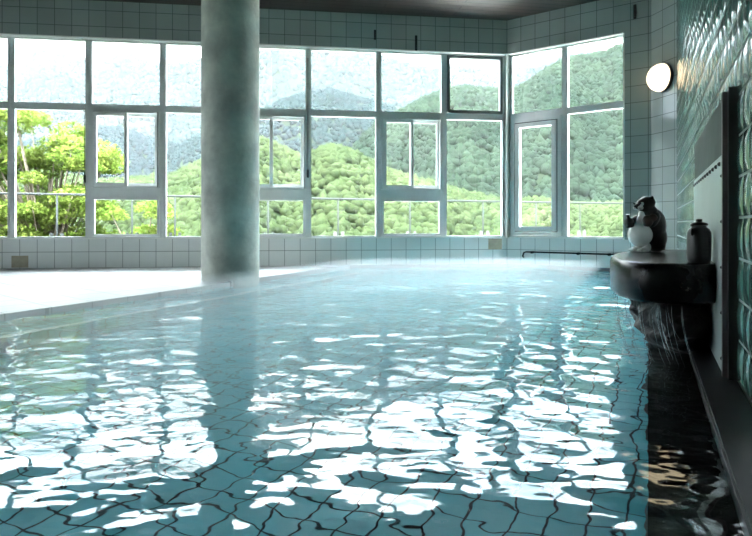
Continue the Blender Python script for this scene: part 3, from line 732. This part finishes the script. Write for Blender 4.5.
# local axes: the statue faces -x, its left side is towards -y (the viewer); height about .32
bm = bmesh.new()
ellip(bm, (.030, 0, .150), (.078, .074, .105)); ellip(bm, (.050, 0, .085), (.068, .066, .085)); ellip(bm, (.0, 0, .225), (.052, .055, .05))
ellip(bm, (-.022, 0, .268), (.050, .050, .044)); ellip(bm, (-.062, 0, .262), (.026, .022, .02)); ellip(bm, (.058, 0, .035), (.050, .055, .04))
ellip(bm, (-.008, 0, .285), (.045, .048, .036))
for s in (-1, 1):
    ellip(bm, (-.004, .034*s, .308), (.010, .012, .017))
    ellip(bm, (-.012, .06*s, .185), (.026, .022, .05), (0, R(35), 0))
fused('body', bm, CBR, tan, .0045, 5)
bm = bmesh.new(); ellip(bm, (-.058, 0, .098), (.066, .068, .068), seg=32, ring=24); ellip(bm, (-.040, 0, .172), (.036, .036, .05)); ellip(bm, (-.038, 0, .215), (.026, .024, .03))
o = fused('belly', bm, CWH, tan, .0045, 5); o['label'] = 'round white belly and chest'
bm = bmesh.new(); ellip(bm, (-.070, -.018, .254), (.020, .012, .013)); ellip(bm, (-.070, .018, .254), (.020, .012, .013)); ellip(bm, (-.068, -.026, .276), (.010, .011, .010)); ellip(bm, (-.068, .026, .276), (.010, .011, .010))
o = fused('muzzle', bm, CGY, tan, .003, 2); o['label'] = 'pale cheeks'
bm = bmesh.new(); ellip(bm, (-.092, 0, .263), (.009, .010, .008), seg=12, ring=8); link('nose', bm, CBK, tan, True)
for s in (-1, 1):
    bm = bmesh.new(); ellip(bm, (-.077, .024*s, .278), (.006, .006, .006), seg=12, ring=8); link('eye', bm, CBK, tan, True)
bm = bmesh.new(); ellip(bm, (-.060, -.060, .178), (.034, .024, .034)); ellip(bm, (-.080, -.062, .166), (.016, .016, .02)); ellip(bm, (-.03, -.066, .195), (.03, .02, .024))
o = fused('paw', bm, CRU, tan, .004, 3); o['label'] = 'rust brown forepaw on the chest'
bm = bmesh.new(); lathe(bm, [(0, -.036), (.022, -.034), (.027, -.012), (.024, .008), (.010, .022), (.009, .036), (.013, .040), (0, .040)], mat=Matrix.Translation((-.118, .020, .176)) @ Matrix.Rotation(R(-15), 4, 'Y'), seg=20)
o = link('sake_flask', bm, CBK, tan, True, 50); o['label'] = 'black flask held in front'
bm = bmesh.new(); tube(bm, [(-.02, .058, .19), (-.07, .05, .178), (-.100, .030, .174)], [.024, .02, .016], 10); link('foreleg', bm, CBR, tan, True)
for s in (-1, 1):
    bm = bmesh.new()
    ellip(bm, (-.055, .032*s, .014), (.034, .022, .014), (0, 0, R(-10*s)))
    for k in (-1, 0, 1): ellip(bm, (-.086, .032*s+k*.013, .010), (.012, .0075, .009))
    ellip(bm, (-.035, .034*s, .028), (.018, .018, .026)); fused('foot', bm, CGY, tan, .0035, 3)
bm = bmesh.new(); ellip(bm, (.092, 0, .05), (.026, .03, .05)); ellip(bm, (.07, 0, .016), (.04, .045, .015)); fused('tail', bm, CBR, tan, .005, 3)
tan.scale = (1.0, 1.0, .985)

jc = ab(0, 0); jr = .047
jx = .5383*2.53; jl = Vector((jx, 2.53))
jar = empty('ceramic_jar', (jl.x, jl.y, LZ-.0005)); tag(jar, 'small black lidded jar on the ledge in front of the steel panel', 'jar')
bm = bmesh.new(); lathe(bm, [(0, 0), (.041, 0), (.044, .004), (.0462, .02), (.047, .06), (.0475, .108), (.0455, .126), (.040, .139), (.032, .146), (.029, .148), (.029, .153), (0, .153)], seg=36); link('body', bm, CBK, jar, True, 45)
bm = bmesh.new(); lathe(bm, [(0, .1535), (.033, .1535), (.035, .157), (.033, .162), (.024, .167), (.013, .170), (.012, .173), (.014, .178), (.010, .182), (0, .183)], seg=30); link('lid', bm, CBR, jar, True, 45)
for s in (-1, 1):
    bm = bmesh.new(); tube(bm, [(.040*s, 0, .137), (.050*s, 0, .138), (.053*s, 0, .126), (.0465*s, 0, .114)], .005, 8); h_ = link('lug', bm, CBK, jar, True); 
jar.rotation_euler.z = R(30)

# ------------------------------------------------------------------ wall lamp
FCl = (C3-C2).length
lc = FC.at(FCl*.52, 0, 2.215); lam = empty('wall_lamp', lc); tag(lam, 'round white dome lamp glowing warm on the narrow tiled wall', 'lamp')
Q = (-FC.n).to_track_quat('Z', 'Y').to_matrix().to_4x4()
bm = bmesh.new(); lathe(bm, [(.160, 0.001), (.164, .006), (.165, .032), (.163, .042), (0, .042)], seg=48, mat=Q); o = link('lamp_base', bm, CBK, lam, True, 40)
prof = [(.158*math.cos(t), .0425+.145*math.sin(t)) for t in np.linspace(0, math.pi/2, 12)]; prof[-1] = (0, prof[-1][1])
bm = bmesh.new(); lathe(bm, prof, seg=48, mat=Q); o = link('lamp_shade', bm, emis('warm_opal_glow', (1, .80, .52), .5), lam, True); o['label'] = 'glowing white dome'

# ------------------------------------------------------------------ small things on the walls
pipe = empty('wall_pipe', FA.at(.2, -.05, .17)); PI2 = Matrix.Translation(-Vector(pipe.location)); tag(pipe, 'thin grey pipe along the tiles under the angled bay', 'pipe')
bm = bmesh.new(); s0_ = FA.px(524); tube(bm, [FA.at(s0_, -.008, .10), FA.at(s0_, -.045, .115), FA.at(s0_+.02, -.05, .165), FA.at(s0_+.05, -.05, .175), FA.at(LA-.06, -.05, .175)], .011, 8)
o = link('pipe_run', bm, GREYM, pipe, True); o.matrix_parent_inverse = PI2
for x in (533, 579, 610):
    s_ = FA.px(x); bm = bmesh.new(); wbox(bm, FA, s_-.010, s_+.010, -.062, 0, .155, .187); fix(bm); o = link('bracket', bm, GREYM, pipe); o.matrix_parent_inverse = PI2
def hook(F, px, z, h, label):
    s_ = F.px(px); bm = bmesh.new(); wbox(bm, F, s_-.016, s_+.016, -.012, -.0005, z, z+h); tube(bm, [F.at(s_, -.012, z+.03), F.at(s_, -.035, z+.02), F.at(s_, -.035, z+.07)], .006, 8); fix(bm)
    tag(link('wall_hook', bm, BLACK), label, 'hook', 'small dark hooks above the windows')
hook(FB, 416, 2.86, .20, 'long thin black hook on the tiles above the middle sliding window')
hook(FB, 375, 2.98, .13, 'short thin black hook on the tiles above a mullion right of the column')
hook(FA, 635, 3.00, .17, 'thin black hook on the tiles above the right end of the angled bay')
# stained outlet plates low on the back wall
PLATE = mat('stained_beige_plate', (.42, .38, .28), .5, noise_amt=.2)
for px, lb in ((20, 'square beige plate in the sill tiles below the leftmost window'), (495, 'square beige plate in the sill tiles beside the inner corner')):
    s_ = FB.px(px); z_ = .012 if px == 20 else .2
    bm = bmesh.new(); wbox(bm, FB, s_-.095, s_+.095, -.006, -.0005, z_, z_+.145); fix(bm); tag(link('cover_plate', bm, PLATE), lb, 'cover plate', 'beige plates in the sill tiles')
# blind cords beside mullions
for px, z0_, z1_, lb in ((308, 1.15, 2.72, 'thin pull cord hanging down the mullion right of the column'), (83, 1.05, 2.0, 'thin pull cord with black grip on the mullion beside the maple')):
    s_ = FB.px(px); e = empty('pull_cord', FB.at(s_, .04, z0_)); PI3 = Matrix.Translation(-Vector(e.location)); tag(e, lb, 'cord')
    bm = bmesh.new(); tube(bm, [FB.at(s_, .06, z1_), FB.at(s_, .055, (z0_+z1_)/2), FB.at(s_, .058, z0_+.1)], .005, 6); o = link('cord', bm, GREYM, e, True); o.matrix_parent_inverse = PI3
    bm = bmesh.new(); lathe(bm, [(.006, 0), (.015, .012), (.014, .10), (.006, .115)], FB.at(s_, .058, z0_), 10); o = link('grip', bm, BLACK, e, True); o.matrix_parent_inverse = PI3
